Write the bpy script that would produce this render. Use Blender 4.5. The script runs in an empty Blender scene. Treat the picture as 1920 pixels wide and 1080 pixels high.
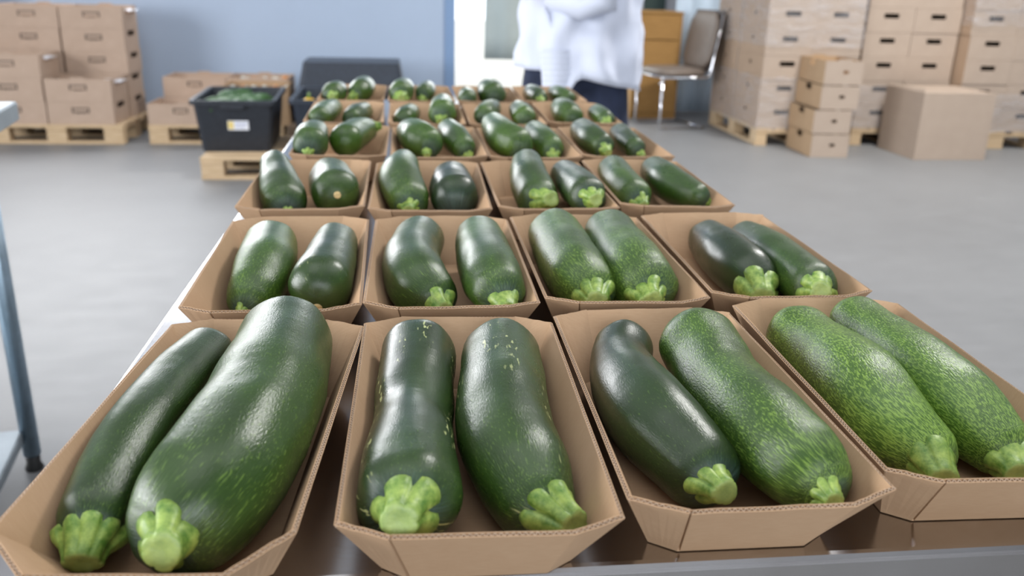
import bpy, bmesh, math, random
from mathutils import Vector, Matrix, noise
random.seed(7)
D = bpy.data
COL = bpy.context.scene.collection
SC = bpy.context.scene
PI = math.pi

# ------------------------------------------------------------------ camera
CAM_H = 1.25
cam = D.cameras.new('camera'); camo = D.objects.new('camera', cam); COL.objects.link(camo)
pitch, roll, yaw = 0.3358307, 0.0273932, 0.1213043
cam.sensor_width = 36.0; cam.lens = 1654.0 / 1920 * 36.0
cam.clip_start = 0.02; cam.clip_end = 200
f0 = Vector((math.sin(yaw), math.cos(yaw), 0)); r0 = Vector((math.cos(yaw), -math.sin(yaw), 0)); u0 = Vector((0, 0, 1))
fw = f0 * math.cos(pitch) - u0 * math.sin(pitch); up = u0 * math.cos(pitch) + f0 * math.sin(pitch)
rt = r0 * math.cos(roll) + up * math.sin(roll); up2 = up * math.cos(roll) - r0 * math.sin(roll)
M = Matrix((rt, up2, -fw)).transposed().to_4x4(); M.translation = Vector((0, 0, CAM_H))
camo.matrix_world = M
cam.dof.use_dof = True; cam.dof.focus_distance = 0.74; cam.dof.aperture_fstop = 6.6
SC.camera = camo

# ------------------------------------------------------------------ exposure, sky, daylight
SC.view_settings.view_transform = 'Standard'; SC.view_settings.look = 'None'
SC.view_settings.gamma = 1.0; SC.view_settings.use_curve_mapping = False
SC.view_settings.exposure = 0.0
W = D.worlds.new('sky'); SC.world = W; W.use_nodes = True
W.node_tree.nodes['Background'].inputs[0].default_value = (0.92, 0.96, 1.0, 1)
W.node_tree.nodes['Background'].inputs[1].default_value = 2.2

def area(name, loc, rot, sx, sy, power, col):
    l = D.lights.new(name, 'AREA'); l.shape = 'RECTANGLE'; l.size = sx; l.size_y = sy
    l.energy = power; l.color = col
    o = D.objects.new(name, l); COL.objects.link(o); o.location = loc; o.rotation_euler = rot
    return o
# daylight coming in through the tall glazed gate in the left wall
area('glazed_gate_daylight', (-5.9, 1.1, 1.8), (0, -PI/2, 0), 2.0, 4.2, 450, (0.97, 0.98, 1.0))
# daylight through the high window of the blue back wall
area('high_window_daylight', (-3.3, 8.13, 2.2), (-PI/2, 0, 0), 3.3, 1.35, 180, (0.97, 0.98, 1.0))
# daylight from the windows behind the camera
area('front_window_daylight', (0.5, -3.93, 2.3), (PI/2, 0, 0), 5.0, 2.0, 170, (0.90, 0.95, 1.0))
# daylight through the ceiling skylights
area('skylight_daylight_right', (3.6, 4.8, 4.9), (0, 0, 0), 1.2, 1.2, 330, (1.0, 0.98, 0.95))
for x, y in ((-1.0, 0.6), (2.8, 1.6)):
    area('skylight_daylight', (x, y, 4.88), (0, 0, 0), 3.0, 3.0, 38, (0.98, 0.98, 1.0))
# daylight entering by the gateway in the back
area('gateway_daylight', (1.3, 9.25, 1.6), (-PI/2, 0, 0), 1.4, 2.4, 60, (0.95, 0.98, 1.0))

# ------------------------------------------------------------------ helpers
class MB:
    def __init__(s): s.v = []; s.f = []; s.m = []
    def add(s, vs, fs, mi=0):
        n = len(s.v); s.v += [tuple(v) for v in vs]; s.f += [tuple(i + n for i in f) for f in fs]; s.m += [mi] * len(fs)
    def box(s, x0, y0, z0, x1, y1, z1, mi=0, T=None):
        vs = [Vector(p) for p in ((x0,y0,z0),(x1,y0,z0),(x1,y1,z0),(x0,y1,z0),(x0,y0,z1),(x1,y0,z1),(x1,y1,z1),(x0,y1,z1))]
        if T: vs = [T @ v for v in vs]
        s.add(vs, [(3,2,1,0),(4,5,6,7),(0,1,5,4),(1,2,6,5),(2,3,7,6),(3,0,4,7)], mi)
    def hexa(s, b, t, mi=0):
        s.add(list(b) + list(t), [(3,2,1,0),(4,5,6,7),(0,1,5,4),(1,2,6,5),(2,3,7,6),(3,0,4,7)], mi)
    def tube(s, pts, r, n=10, cap=True, mi=0):
        pts = [Vector(p) for p in pts]; rings = []
        rs = r if isinstance(r, (list, tuple)) else [r] * len(pts)
        ref = None
        for i, p in enumerate(pts):
            t = (pts[min(i+1, len(pts)-1)] - pts[max(i-1, 0)]).normalized()
            if ref is None: ref = Vector((0,0,1)) if abs(t.z) < .9 else Vector((1,0,0))
            a = (ref - t * ref.dot(t)).normalized(); b = t.cross(a); ref = a
            rings.append([p + (a * math.cos(2*PI*k/n) + b * math.sin(2*PI*k/n)) * rs[i] for k in range(n)])
        vs = [v for rg in rings for v in rg]; fs = []
        for i in range(len(pts)-1):
            for k in range(n):
                fs.append((i*n+k, i*n+(k+1)%n, (i+1)*n+(k+1)%n, (i+1)*n+k))
        if cap: fs.append(tuple(range(n-1,-1,-1))); fs.append(tuple((len(pts)-1)*n+k for k in range(n)))
        s.add(vs, fs, mi)
    def mesh(s, name, mats, smooth=False, bevel=0):
        me = D.meshes.new(name); me.from_pydata(s.v, [], s.f); me.update()
        for m in (mats if isinstance(mats, (list, tuple)) else [mats]): me.materials.append(m)
        if any(s.m): me.polygons.foreach_set('material_index', s.m)
        if smooth: me.polygons.foreach_set('use_smooth', [True] * len(me.polygons))
        return me
def link(name, me, parent=None, loc=None, rot=None):
    o = D.objects.new(name, me); COL.objects.link(o); o.parent = parent
    if loc is not None: o.location = loc
    if rot is not None: o.rotation_euler = rot
    return o
def empty(name, loc=(0,0,0), rz=0):
    o = D.objects.new(name, None); COL.objects.link(o); o.location = loc; o.rotation_euler = (0,0,rz)
    o.empty_display_size = .05
    return o
def tag(o, label=None, cat=None, group=None, kind=None):
    if label: o['label'] = label
    if cat: o['category'] = cat
    if group: o['group'] = group
    if kind: o['kind'] = kind
    return o
def bevel(o, w, seg=2):
    m = o.modifiers.new('bevel', 'BEVEL'); m.width = w; m.segments = seg; m.limit_method = 'ANGLE'; m.angle_limit = .6
    return o
def copy_tree(o, parent=None):
    c = o.copy(); COL.objects.link(c); c.parent = parent
    for ch in list(o.children): copy_tree(ch, c)
    return c

# ------------------------------------------------------------------ materials
def mat(name):
    m = D.materials.new(name); m.use_nodes = True; nt = m.node_tree
    return m, nt, nt.nodes['Principled BSDF']
def nd(nt, t, **kw):
    n = nt.nodes.new(t)
    for k, v in kw.items():
        if k in n.inputs.keys() if isinstance(k, str) else False: n.inputs[k].default_value = v
        else: setattr(n, k, v)
    return n
def mix(nt, fac, a, b, blend='MIX'):
    n = nt.nodes.new('ShaderNodeMix'); n.data_type = 'RGBA'; n.blend_type = blend
    for i, v in ((0, fac), (6, a), (7, b)):
        if isinstance(v, bpy.types.NodeSocket): nt.links.new(v, n.inputs[i])
        else: n.inputs[i].default_value = v if i == 0 else (*v, 1)
    return n.outputs[2]
def ramp(nt, src, a, b):
    n = nt.nodes.new('ShaderNodeMapRange'); n.inputs[1].default_value = a; n.inputs[2].default_value = b
    nt.links.new(src, n.inputs[0]); return n.outputs[0]
def math_(nt, op, a, b=0.0):
    n = nt.nodes.new('ShaderNodeMath'); n.operation = op
    for i, v in enumerate((a, b)):
        if isinstance(v, bpy.types.NodeSocket): nt.links.new(v, n.inputs[i])
        else: n.inputs[i].default_value = v
    return n.outputs[0]
def coords(nt, scale, kind='Object', attr=None):
    if attr:
        c = nt.nodes.new('ShaderNodeAttribute'); c.attribute_name = attr; o = c.outputs['Vector']
    else:
        c = nt.nodes.new('ShaderNodeTexCoord'); o = c.outputs[kind]
    m = nt.nodes.new('ShaderNodeMapping'); m.inputs['Scale'].default_value = scale
    nt.links.new(o, m.inputs[0]); return m.outputs[0]
def tex(nt, vec, scale=1, detail=2, rough=.5, typ='ShaderNodeTexNoise', out=0):
    n = nt.nodes.new(typ); n.inputs['Scale'].default_value = scale
    if 'Detail' in n.inputs: n.inputs['Detail'].default_value = detail
    if 'Roughness' in n.inputs: n.inputs['Roughness'].default_value = rough
    nt.links.new(vec, n.inputs['Vector']); return n.outputs[out]
def bump(nt, bsdf, h, strength, dist):
    b = nt.nodes.new('ShaderNodeBump'); b.inputs['Strength'].default_value = strength; b.inputs['Distance'].default_value = dist
    nt.links.new(h, b.inputs['Height']); nt.links.new(b.outputs[0], bsdf.inputs['Normal'])
def setp(b, **kw):
    for k, v in kw.items():
        k = k.replace('_', ' ')
        b.inputs[k].default_value = (*v, 1) if isinstance(v, tuple) and len(v) == 3 and b.inputs[k].type == 'RGBA' else v

def card_mat(name, c1, c2, rough=.85):
    m, nt, b = mat(name)
    n1 = tex(nt, coords(nt, (1,1,1)), 9, 4, .6); n2 = tex(nt, coords(nt, (40,400,40)), 3, 3, .6)
    f = math_(nt, 'ADD', math_(nt, 'MULTIPLY', n1, .6), math_(nt, 'MULTIPLY', n2, .4))
    nt.links.new(mix(nt, ramp(nt, f, .3, .7), c1, c2), b.inputs['Base Color'])
    setp(b, Roughness=rough, Specular_IOR_Level=.25)
    bump(nt, b, n2, .15, .0006)
    return m
KRAFT = card_mat('kraft_cardboard', (.43,.272,.158), (.51,.342,.212))
KEDGE = card_mat('kraft_cut_edge', (.36,.25,.17), (.55,.42,.31))
CARTON = card_mat('carton_pinkish', (.42,.31,.235), (.48,.36,.28))
CARTON2 = card_mat('carton_tan', (.40,.27,.16), (.46,.315,.19))
CARTONP = card_mat('carton_pale', (.40,.315,.25), (.45,.36,.29))
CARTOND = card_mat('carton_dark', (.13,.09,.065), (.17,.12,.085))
PRINT, _nt, _b = mat('brown_print'); setp(_b, Base_Color=(.10,.075,.06), Roughness=.8)

def plain(name, col, rough=.5, metal=0., n=0, amt=.15, spec=.5, bmp=0):
    m, nt, b = mat(name)
    setp(b, Roughness=rough, Metallic=metal, Specular_IOR_Level=spec)
    if n:
        t = tex(nt, coords(nt, (1,1,1)), n, 4, .6)
        nt.links.new(mix(nt, ramp(nt, t, .3, .7), tuple(c*(1-amt) for c in col), tuple(min(1, c*(1+amt)) for c in col)), b.inputs['Base Color'])
        if bmp: bump(nt, b, t, bmp, .003)
    else: b.inputs['Base Color'].default_value = (*col, 1)
    return m
BLACKP = plain('black_plastic', (.018,.022,.03), .42, n=30, amt=.2)
NAVYP = plain('dark_blue_plastic', (.018,.026,.042), .4, n=30, amt=.2)
RUBBER = plain('black_rubber', (.015,.015,.015), .6)
CHROME = plain('chrome', (.75,.76,.8), .12, 1.)
GALV = plain('galvanised_steel', (.36,.47,.56), .38, 1., n=25, amt=.12)
GALVTOP = plain('brushed_grey_steel', (.30,.34,.37), .5, .6, n=20, amt=.08)
STICKER = plain('white_sticker', (.78,.80,.86), .5)
YELLOWP = plain('yellow_print', (.75,.60,.22), .5)
GREYP = plain('grey_print', (.50,.53,.66), .5)
COAT = plain('white_cotton', (.66,.70,.82), .8, n=6, amt=.03, bmp=.5)
NAVY = plain('navy_trousers', (.016,.024,.055), .85, n=20, amt=.2)
SKIN = plain('skin', (.55,.33,.24), .5)
HAIR = plain('hair', (.04,.025,.018), .6)
SHOE = plain('shoe', (.05,.05,.055), .5)
SEATM = plain('brown_vinyl', (.165,.13,.105), .45, n=15, amt=.1)
SEATD = plain('dark_brown_edge', (.06,.045,.04), .5)
YSQ = plain('yellow_squash', (.85,.50,.02), .35, n=12, amt=.12)
OSQ = plain('orange_squash', (.50,.20,.05), .35, n=12, amt=.12)
PALE = plain('pale_produce', (.52,.52,.46), .6, n=40, amt=.25)

def wood_mat(name, c1, c2):
    m, nt, b = mat(name)
    w = tex(nt, coords(nt, (4,40,40)), 2, 5, .65)
    nt.links.new(mix(nt, ramp(nt, w, .3, .72), c1, c2), b.inputs['Base Color']); setp(b, Roughness=.75, Specular_IOR_Level=.3)
    bump(nt, b, w, .3, .001); return m
PINE = wood_mat('pallet_pine', (.48,.34,.20), (.64,.49,.32))
PINED = wood_mat('pallet_old', (.15,.11,.085), (.24,.175,.12))
OAK = wood_mat('cabinet_wood', (.27,.145,.045), (.36,.20,.065))
OAK_LIT = wood_mat('cabinet_wood_lit', (.45,.26,.10), (.55,.33,.14))  # lighter copy of the cabinet wood: light on the left side painted in

# brushed stainless steel for the packing table
STEEL, nt, b = mat('brushed_stainless')
g1 = tex(nt, coords(nt, (3,300,300)), 2, 3, .6); g2 = tex(nt, coords(nt, (1,1,1)), 4, 3, .6)
nt.links.new(mix(nt, ramp(nt, g2, .35, .7), (.44,.42,.41), (.56,.55,.55)), b.inputs['Base Color'])
setp(b, Metallic=1.0); nt.links.new(math_(nt, 'ADD', math_(nt, 'MULTIPLY', g1, .12), .16), b.inputs['Roughness'])
bump(nt, b, g1, .12, .0005)

# zucchini skin: per-vertex 'skin' = (R cos a, R sin a, length along), per-object tone / mottle / scar
ZM, nt, b = mat('zucchini_skin')
def oattr(nt, n):
    a = nt.nodes.new('ShaderNodeAttribute'); a.attribute_type = 'OBJECT'; a.attribute_name = n; return a.outputs['Fac']
tone, mott0, scar = oattr(nt, 'tone'), oattr(nt, 'mottle'), oattr(nt, 'scar')
zn = nt.nodes.new('ShaderNodeAttribute'); zn.attribute_name = 'zone'
mott = math_(nt, 'ADD', math_(nt, 'MULTIPLY', mott0, .9), math_(nt, 'MULTIPLY', zn.outputs['Fac'], .30))
tipn = nt.nodes.new('ShaderNodeAttribute'); tipn.attribute_name = 'tip'; tip = tipn.outputs['Fac']
base = mix(nt, tone, (.010,.020,.007), (.036,.084,.009))
big = ramp(nt, tex(nt, coords(nt, (14,14,7), attr='skin'), 1.6, 3, .6), .35, .68)
base = mix(nt, math_(nt, 'MULTIPLY', big, .8), base, mix(nt, tone, (.015,.036,.008), (.065,.15,.014)))
# fine lengthwise fleck network
fl = tex(nt, coords(nt, (950,950,300), attr='skin'), 1, 3, .62)
fl2 = tex(nt, coords(nt, (1300,1300,600), attr='skin'), .55, 2, .5)
flk = math_(nt, 'ADD', math_(nt, 'MULTIPLY', fl, .65), math_(nt, 'MULTIPLY', fl2, .35))
thr = math_(nt, 'SUBTRACT', .635, math_(nt, 'MULTIPLY', mott, .17))
thr2 = math_(nt, 'SUBTRACT', thr, math_(nt, 'MULTIPLY', math_(nt, 'SUBTRACT', big, .5), .05))
dots = ramp(nt, math_(nt, 'SUBTRACT', flk, thr2), .0, .09)
base = mix(nt, math_(nt, 'MULTIPLY', dots, math_(nt, 'ADD', .40, math_(nt, 'MULTIPLY', mott, .30))), base, mix(nt, tone, (.10,.18,.030), (.24,.38,.06)))
# bluish bloom round the stem with radial streaks
st = ramp(nt, tex(nt, coords(nt, (420,420,25), attr='skin'), 1, 2, .5), .35, .7)
base = mix(nt, math_(nt, 'MULTIPLY', tip, .85), base, mix(nt, st, (.010,.026,.030), (.055,.105,.105)))
# pale scratches on some
sc1 = ramp(nt, tex(nt, coords(nt, (420,260,90), attr='skin'), 1, 1, .4), .63, .69)
sc2 = ramp(nt, tex(nt, coords(nt, (30,30,9), attr='skin'), 1, 1, .5), .54, .60)
base = mix(nt, math_(nt, 'MULTIPLY', math_(nt, 'MULTIPLY', sc1, sc2), scar), base, (.48,.52,.22))
nt.links.new(base, b.inputs['Base Color'])
rr = math_(nt, 'ADD', .17, math_(nt, 'MULTIPLY', tex(nt, coords(nt, (45,45,20), attr='skin'), 1, 4, .65), .28))
nt.links.new(math_(nt, 'ADD', rr, math_(nt, 'MULTIPLY', tip, .28)), b.inputs['Roughness']); setp(b, Specular_IOR_Level=.5, Coat_Weight=.0)
lowb = tex(nt, coords(nt, (30,30,60), attr='skin'), 1, 2, .5)
bh = math_(nt, 'ADD', math_(nt, 'ADD', math_(nt, 'MULTIPLY', flk, math_(nt, 'ADD', .12, mott)), math_(nt, 'MULTIPLY', lowb, .55)), math_(nt, 'MULTIPLY', math_(nt, 'MULTIPLY', st, tip), .6))
bump(nt, b, bh, .6, .0013)

STEM, nt, b = mat('zucchini_stem')
gn = ramp(nt, tex(nt, coords(nt, (1,1,1)), 110, 4, .65), .33, .68)
cutn = nt.nodes.new('ShaderNodeAttribute'); cutn.attribute_name = 'cut'
gb = mix(nt, gn, (.07,.17,.02), (.34,.46,.10))
gb = mix(nt, math_(nt, 'MULTIPLY', cutn.outputs['Fac'], .45), gb, (.42,.52,.20))
nt.links.new(gb, b.inputs['Base Color']); setp(b, Roughness=.45, Subsurface_Weight=.15, Subsurface_Radius=(.004,.006,.002), Subsurface_Scale=.5)
bump(nt, b, tex(nt, coords(nt, (1,1,1)), 260, 3, .6), .4, .001)
SCARM = plain('blossom_scar', (.55,.42,.20), .7, n=200, amt=.3)
GREENB = plain('cucumber_green', (.03,.10,.018), .4, n=60, amt=.4)

# stretch film
FILM, nt, b = mat('stretch_film')
fn = tex(nt, coords(nt, (1,1,5)), 6, 5, .7)
tr = nt.nodes.new('ShaderNodeBsdfTransparent'); ms = nt.nodes.new('ShaderNodeMixShader')
setp(b, Base_Color=(.80,.80,.84), Roughness=.14, Specular_IOR_Level=1.0)
bump(nt, b, fn, .9, .04)
nt.links.new(math_(nt, 'ADD', .10, math_(nt, 'MULTIPLY', ramp(nt, fn, .45, .68), .26)), ms.inputs[0])
nt.links.new(tr.outputs[0], ms.inputs[1]); nt.links.new(b.outputs[0], ms.inputs[2])
nt.links.new(ms.outputs[0], nt.nodes['Material Output'].inputs[0])
CURT, nt, b = mat('pale_blue_film')
setp(b, Base_Color=(.60,.72,.84), Roughness=.35)
tr = nt.nodes.new('ShaderNodeBsdfTransparent'); ms = nt.nodes.new('ShaderNodeMixShader'); ms.inputs[0].default_value = .88
bump(nt, b, tex(nt, coords(nt, (8,8,1)), 2, 3, .6), .6, .03)
nt.links.new(tr.outputs[0], ms.inputs[1]); nt.links.new(b.outputs[0], ms.inputs[2]); nt.links.new(ms.outputs[0], nt.nodes['Material Output'].inputs[0])

# room surfaces
FLOORM, nt, b = mat('sealed_concrete')
a1 = tex(nt, coords(nt, (1,1,1)), .8, 5, .6); a2 = tex(nt, coords(nt, (1,2.5,1)), 5, 5, .7)
nt.links.new(mix(nt, ramp(nt, math_(nt, 'ADD', math_(nt, 'MULTIPLY', a1, .6), math_(nt, 'MULTIPLY', a2, .4)), .3, .7), (.185,.187,.190), (.24,.242,.245)), b.inputs['Base Color'])
nt.links.new(math_(nt, 'ADD', .38, math_(nt, 'MULTIPLY', a2, .2)), b.inputs['Roughness']); setp(b, Specular_IOR_Level=.3)
WBLUE = plain('blue_panel_wall', (.40,.49,.63), .5, n=1.2, amt=.03)
WBLUE_SHADE = plain('blue_edge_shaded', (.20,.31,.50), .5)  # corner trim face in shade, the shade put into a darker blue
WGREY = plain('grey_wall', (.42,.43,.46), .7, n=1.5, amt=.04)
CEILM = plain('grey_ceiling', (.50,.51,.53), .8)
FRAMEM = plain('grey_frame', (.35,.37,.38), .5)
GREENGREY = plain('grey_green_curtain', (.50,.56,.53), .5, n=2, amt=.06)
YARD = plain('bright_concrete_yard', (.62,.60,.54), .9, n=1, amt=.05)
DGREEN = plain('dark_green_opening', (.02,.04,.035), .5)
def glow(name, col, s):
    m = D.materials.new(name); m.use_nodes = True; nt = m.node_tree; nt.nodes.clear()
    e = nt.nodes.new('ShaderNodeEmission'); e.inputs[0].default_value = (*col, 1); e.inputs[1].default_value = s
    o = nt.nodes.new('ShaderNodeOutputMaterial'); nt.links.new(e.outputs[0], o.inputs[0]); return m

# ------------------------------------------------------------------ the room
def struct(name, mb, m, parent=None):
    o = link(name, mb.mesh(name, m), parent)
    if parent is None: o['kind'] = 'structure'
    return o
XL, XR, YF, YB, YB2, ZC = -6.0, 8.0, -4.0, 8.15, 9.4, 4.95
b_ = MB(); b_.box(XL-.2, YF-.2, -.2, XR+.2, YB2+.2, 0); struct('floor', b_, FLOORM)
# ceiling with four skylight openings
def holed(axis, u0, u1, v0, v1, w0, w1, holes):
    """slab spanning u,v with rectangular holes; axis = normal"""
    mb = MB(); us = sorted({u0, u1, *[h[0] for h in holes], *[h[1] for h in holes]}); vs = sorted({v0, v1, *[h[2] for h in holes], *[h[3] for h in holes]})
    for i in range(len(us)-1):
        for j in range(len(vs)-1):
            cu, cv = (us[i]+us[i+1])/2, (vs[j]+vs[j+1])/2
            if any(h[0] < cu < h[1] and h[2] < cv < h[3] for h in holes): continue
            if axis == 'z': mb.box(us[i], vs[j], w0, us[i+1], vs[j+1], w1)
            elif axis == 'x': mb.box(w0, us[i], vs[j], w1, us[i+1], vs[j+1])
            else: mb.box(us[i], w0, vs[j], us[i+1], w1, vs[j+1])
    return mb
sk = [(x-1.55, x+1.55, y-1.55, y+1.55) for x, y in ((-1.0,.6),(2.8,1.6))] + [(2.95,4.25,4.15,5.45)]
struct('ceiling', holed('z', XL-.2, XR+.2, YF-.2, YB2+.2, ZC, ZC+.2, sk), CEILM)
wl = [(-1.05, 3.25, .75, 2.85)]
struct('wall_left', holed('x', YF-.2, YB2+.2, 0, ZC, XL-.2, XL, wl), WGREY)
b_ = MB(); b_.box(XR, YF-.2, 0, XR+.2, YB2+.2, ZC); struct('wall_right', b_, WGREY)
FWIN = (-2.1, 3.1, 1.25, 3.35)
struct('wall_front', holed('y', XL, XR, 0, ZC, YF-.2, YF, [FWIN]), WGREY)
# blue partition of insulated panels, ends at the gateway
BWIN = (-5.0, -1.6, 1.5, 2.9)
struct('wall_back', holed('y', XL, .33, 0, ZC, YB, YB+.12, [BWIN]), WBLUE)
b_ = MB(); b_.box(.33, YB-.015, 0, .42, YB+.135, ZC); struct('trim_1', b_, WBLUE_SHADE)
struct('wall_rear', holed('y', .1, XR, 0, ZC, YB2, YB2+.2, [(.44, 2.05, 0, 2.9)]), WGREY)
b_ = MB(); b_.box(.1, YB+.12, 0, .33, YB2, ZC); struct('wall_passage', b_, WBLUE)
# window frames (left wall) and skylight frames, glazed by the daylight
n = 0
GLZ = glow('daylight_glazing', (.92,.95,1.0), 1.0)
for (a0, a1, c0, c1) in wl:
    n += 1; w = MB()
    for y in (a0, (a0+a1)/2-.03, a1-.06): w.box(XL-.12, y, c0, XL-.06, y+.06, c1)
    for z in (c0, (c0+c1)/2-.03, c1-.06): w.box(XL-.12, a0, z, XL-.06, a1, z+.06)
    o = struct('window_%d' % n, w, FRAMEM); g = MB(); g.box(XL-.16, a0, c0, XL-.14, a1, c1); struct('pane', g, GLZ, o)
a0, a1, c0, c1 = FWIN; n += 1; w = MB()
for x in (a0, (a0+a1)/2-.03, a1-.06): w.box(x, YF-.12, c0, x+.06, YF-.07, c1)
for z in (c0, c1-.06): w.box(a0, YF-.12, z, a1, YF-.07, z+.06)
o = struct('window_%d' % n, w, FRAMEM); g = MB(); g.box(a0, YF-.16, c0, a1, YF-.14, c1); struct('pane', g, GLZ, o)
a0, a1, c0, c1 = BWIN; n += 1; w = MB()
for x in (a0, a1-.06): w.box(x, YB+.03, c0, x+.06, YB+.09, c1)
for z in (c0, c1-.06): w.box(a0, YB+.03, z, a1, YB+.09, z+.06)
o = struct('window_%d' % n, w, FRAMEM); g = MB(); g.box(a0, YB+.10, c0, a1, YB+.115, c1); struct('pane', g, GLZ, o)
for (a0, a1, c0, c1) in sk:
    n += 1; w = MB()
    for x in (a0, (a0+a1)/2-.03, a1-.06): w.box(x, c0, ZC+.05, x+.06, c1, ZC+.1)
    for y in (c0, c1-.06): w.box(a0, y, ZC+.05, a1, y+.06, ZC+.1)
    o = struct('window_%d' % n, w, FRAMEM); g = MB(); g.box(a0, c0, ZC+.13, a1, c1, ZC+.15); struct('pane', g, GLZ, o)
# yard outside the gateway
b_ = MB(); b_.box(-8, YB2+.2, -.25, 12, 30, -.02); struct('ground', b_, YARD)
b_ = MB(); b_.box(.44, YB2-.02, 0, 2.05, YB2+.22, .03); struct('trim_2', b_, FRAMEM)
# hanging grey-green curtain
def sheet(x0, x1, z0, z1, y, amp, waves, nx=60, nz=10, th=.004, lean=0):
    mb = MB(); vs = []
    for j in range(nz+1):
        for i in range(nx+1):
            u = i/nx; v = j/nz
            yy = y + amp*math.sin(u*waves*2*PI + .5*math.sin(v*3)) * (1-.3*v) + .4*amp*math.sin(u*waves*5.1+1)
            vs.append((x0 + (x1-x0)*u - lean*(1-v)*(1-u), yy, z0 + (z1-z0)*v))
    fs = [(j*(nx+1)+i, j*(nx+1)+i+1, (j+1)*(nx+1)+i+1, (j+1)*(nx+1)+i) for j in range(nz) for i in range(nx)]
    mb.add(vs, fs); return mb
def solid(o, t):
    m = o.modifiers.new('thick', 'SOLIDIFY'); m.thickness = t; return o
cu = empty('door_curtain', (.80, 9.25, 2.75)); tag(cu, 'grey-green curtain hanging across the bright gateway behind the person', 'curtain')
s_ = sheet(.005, 1.3, -2.27, 0, 0, .008, 4, lean=.03)
solid(link('curtain_sheet', s_.mesh('curtain_sheet', GREENGREY, True), cu), .004)
r_ = MB(); r_.tube([(-.4,0,.03),(1.4,0,.03)], .02, 10); link('rail', r_.mesh('rail', FRAMEM), cu)
# pale blue plastic sheet hanging right of the cabinet
cu = empty('plastic_sheet', (2.66, 8.95, 2.6)); tag(cu, 'pale blue translucent plastic sheet hanging behind the chair beside the wooden cabinet', 'plastic sheet')
s_ = sheet(0, .62, -2.58, 0, 0, .02, 3, nx=40); solid(link('hanging_sheet', s_.mesh('hanging_sheet', CURT, True), cu), .003)
r_ = MB(); r_.tube([(-.05,0,.02),(.7,0,.02)], .018, 10); link('rail', r_.mesh('rail', FRAMEM), cu)
bd = MB(); bd.box(2.44, YB2-.04, .98, 2.66, YB2-.005, 1.7); o = link('dark_opening', bd.mesh('dark_opening', DGREEN)); tag(o, 'dark green panel standing for a dark opening in the grey wall above the wooden cabinet', 'dark opening')  # flat dark panel standing in for a dark opening in the wall

# ------------------------------------------------------------------ stainless packing table
TZ = .893
tb = empty('packing_table', (0,0,0)); tag(tb, 'long stainless steel table carrying the trays of zucchini', 'table')
t_ = MB(); t_.box(-.270, .468, TZ-.045, .50, 2.78, TZ); bevel(link('tabletop', t_.mesh('tabletop', STEEL), tb), .006, 3)
for x, y in ((-.24,.56),(.44,.56),(-.24,1.62),(.44,1.62),(-.24,2.68),(.44,2.68)):
    t_ = MB(); t_.box(x-.02, y-.02, .03, x+.02, y+.02, TZ-.045); lg = bevel(link('leg', t_.mesh('leg', STEEL), tb), .003)
    t_ = MB(); t_.tube([(x,y,0),(x,y,.031)], .018, 12); link('foot', t_.mesh('foot', RUBBER), lg)
t_ = MB(); t_.box(-.24, .54, .20, .44, 2.70, .235); bevel(link('lower_shelf', t_.mesh('lower_shelf', STEEL), tb), .004)

# ------------------------------------------------------------------ trays
TRAY_CACHE = {}
def panel(a, b, c, d, th, mat_, flutes=True, rimj=0.0):
    """corrugated board panel: a,b bottom edge (left,right), c,d top edge (right,left), thickness th inwards (normal = left of ab, up)."""
    a, b, c, d = map(Vector, (a, b, c, d)); nrm = (b-a).cross(d-a).normalized()   # pointing outwards
    mb = MB(); inn = -nrm*th; lt = .0006
    upv = ((d-a)+(c-b)).normalized()
    n = 6
    top_o = [d.lerp(c, i/n) + Vector((0,0,random.uniform(-1,1)*rimj)) for i in range(n+1)]
    bot_o = [a.lerp(b, i/n) for i in range(n+1)]
    def layer(o0, o1, drop):
        v0 = []
        for i in range(n+1):
            v0 += [bot_o[i]+nrm*-o0, top_o[i]-upv*drop+nrm*-o0, top_o[i]-upv*drop+nrm*-o1, bot_o[i]+nrm*-o1]
        fs = []
        for i in range(n):
            k = i*4
            for e in range(4):
                e2 = (e+1) % 4; fs.append((k+e, k+4+e, k+4+e2, k+e2))
        fs.append((0,1,2,3)); k = n*4; fs.append((k+3,k+2,k+1,k))
        mb.add(v0, fs)
    if not flutes:
        layer(0, th, 0); return mb
    layer(0, lt, 0); layer(th-lt, th, 0.0003); layer(lt, th-lt, .0016)
    # the corrugated medium seen at the cut rim
    L = (c-d).length; k = max(4, int(L/.0035)); vs = []; fs = []
    for i in range(k*2+1):
        t = i/(k*2); p = d.lerp(c, t); off = th*.5 + (th*.5-lt) * (1 if i % 2 else -1)
        q = p - nrm*off; vs += [q - upv*.0002, q - upv*.0018, q + (c-d).normalized()*.0007 - upv*.0002, q + (c-d).normalized()*.0007 - upv*.0018]
    for i in range(k*2):
        j = i*4; fs += [(j, j+4, j+5, j+1), (j+2, j+3, j+7, j+6), (j, j+2, j+6, j+4)]
    mb.add(vs, fs, 1)
    return mb
BX, BY, BC, BE = .061, .121, .044, .133      # base octagon
RX, RY, RC, RE = .0865, .157, .053, .173     # rim octagon
ZB, ZR, TH = .0008, .057, .0032
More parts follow.
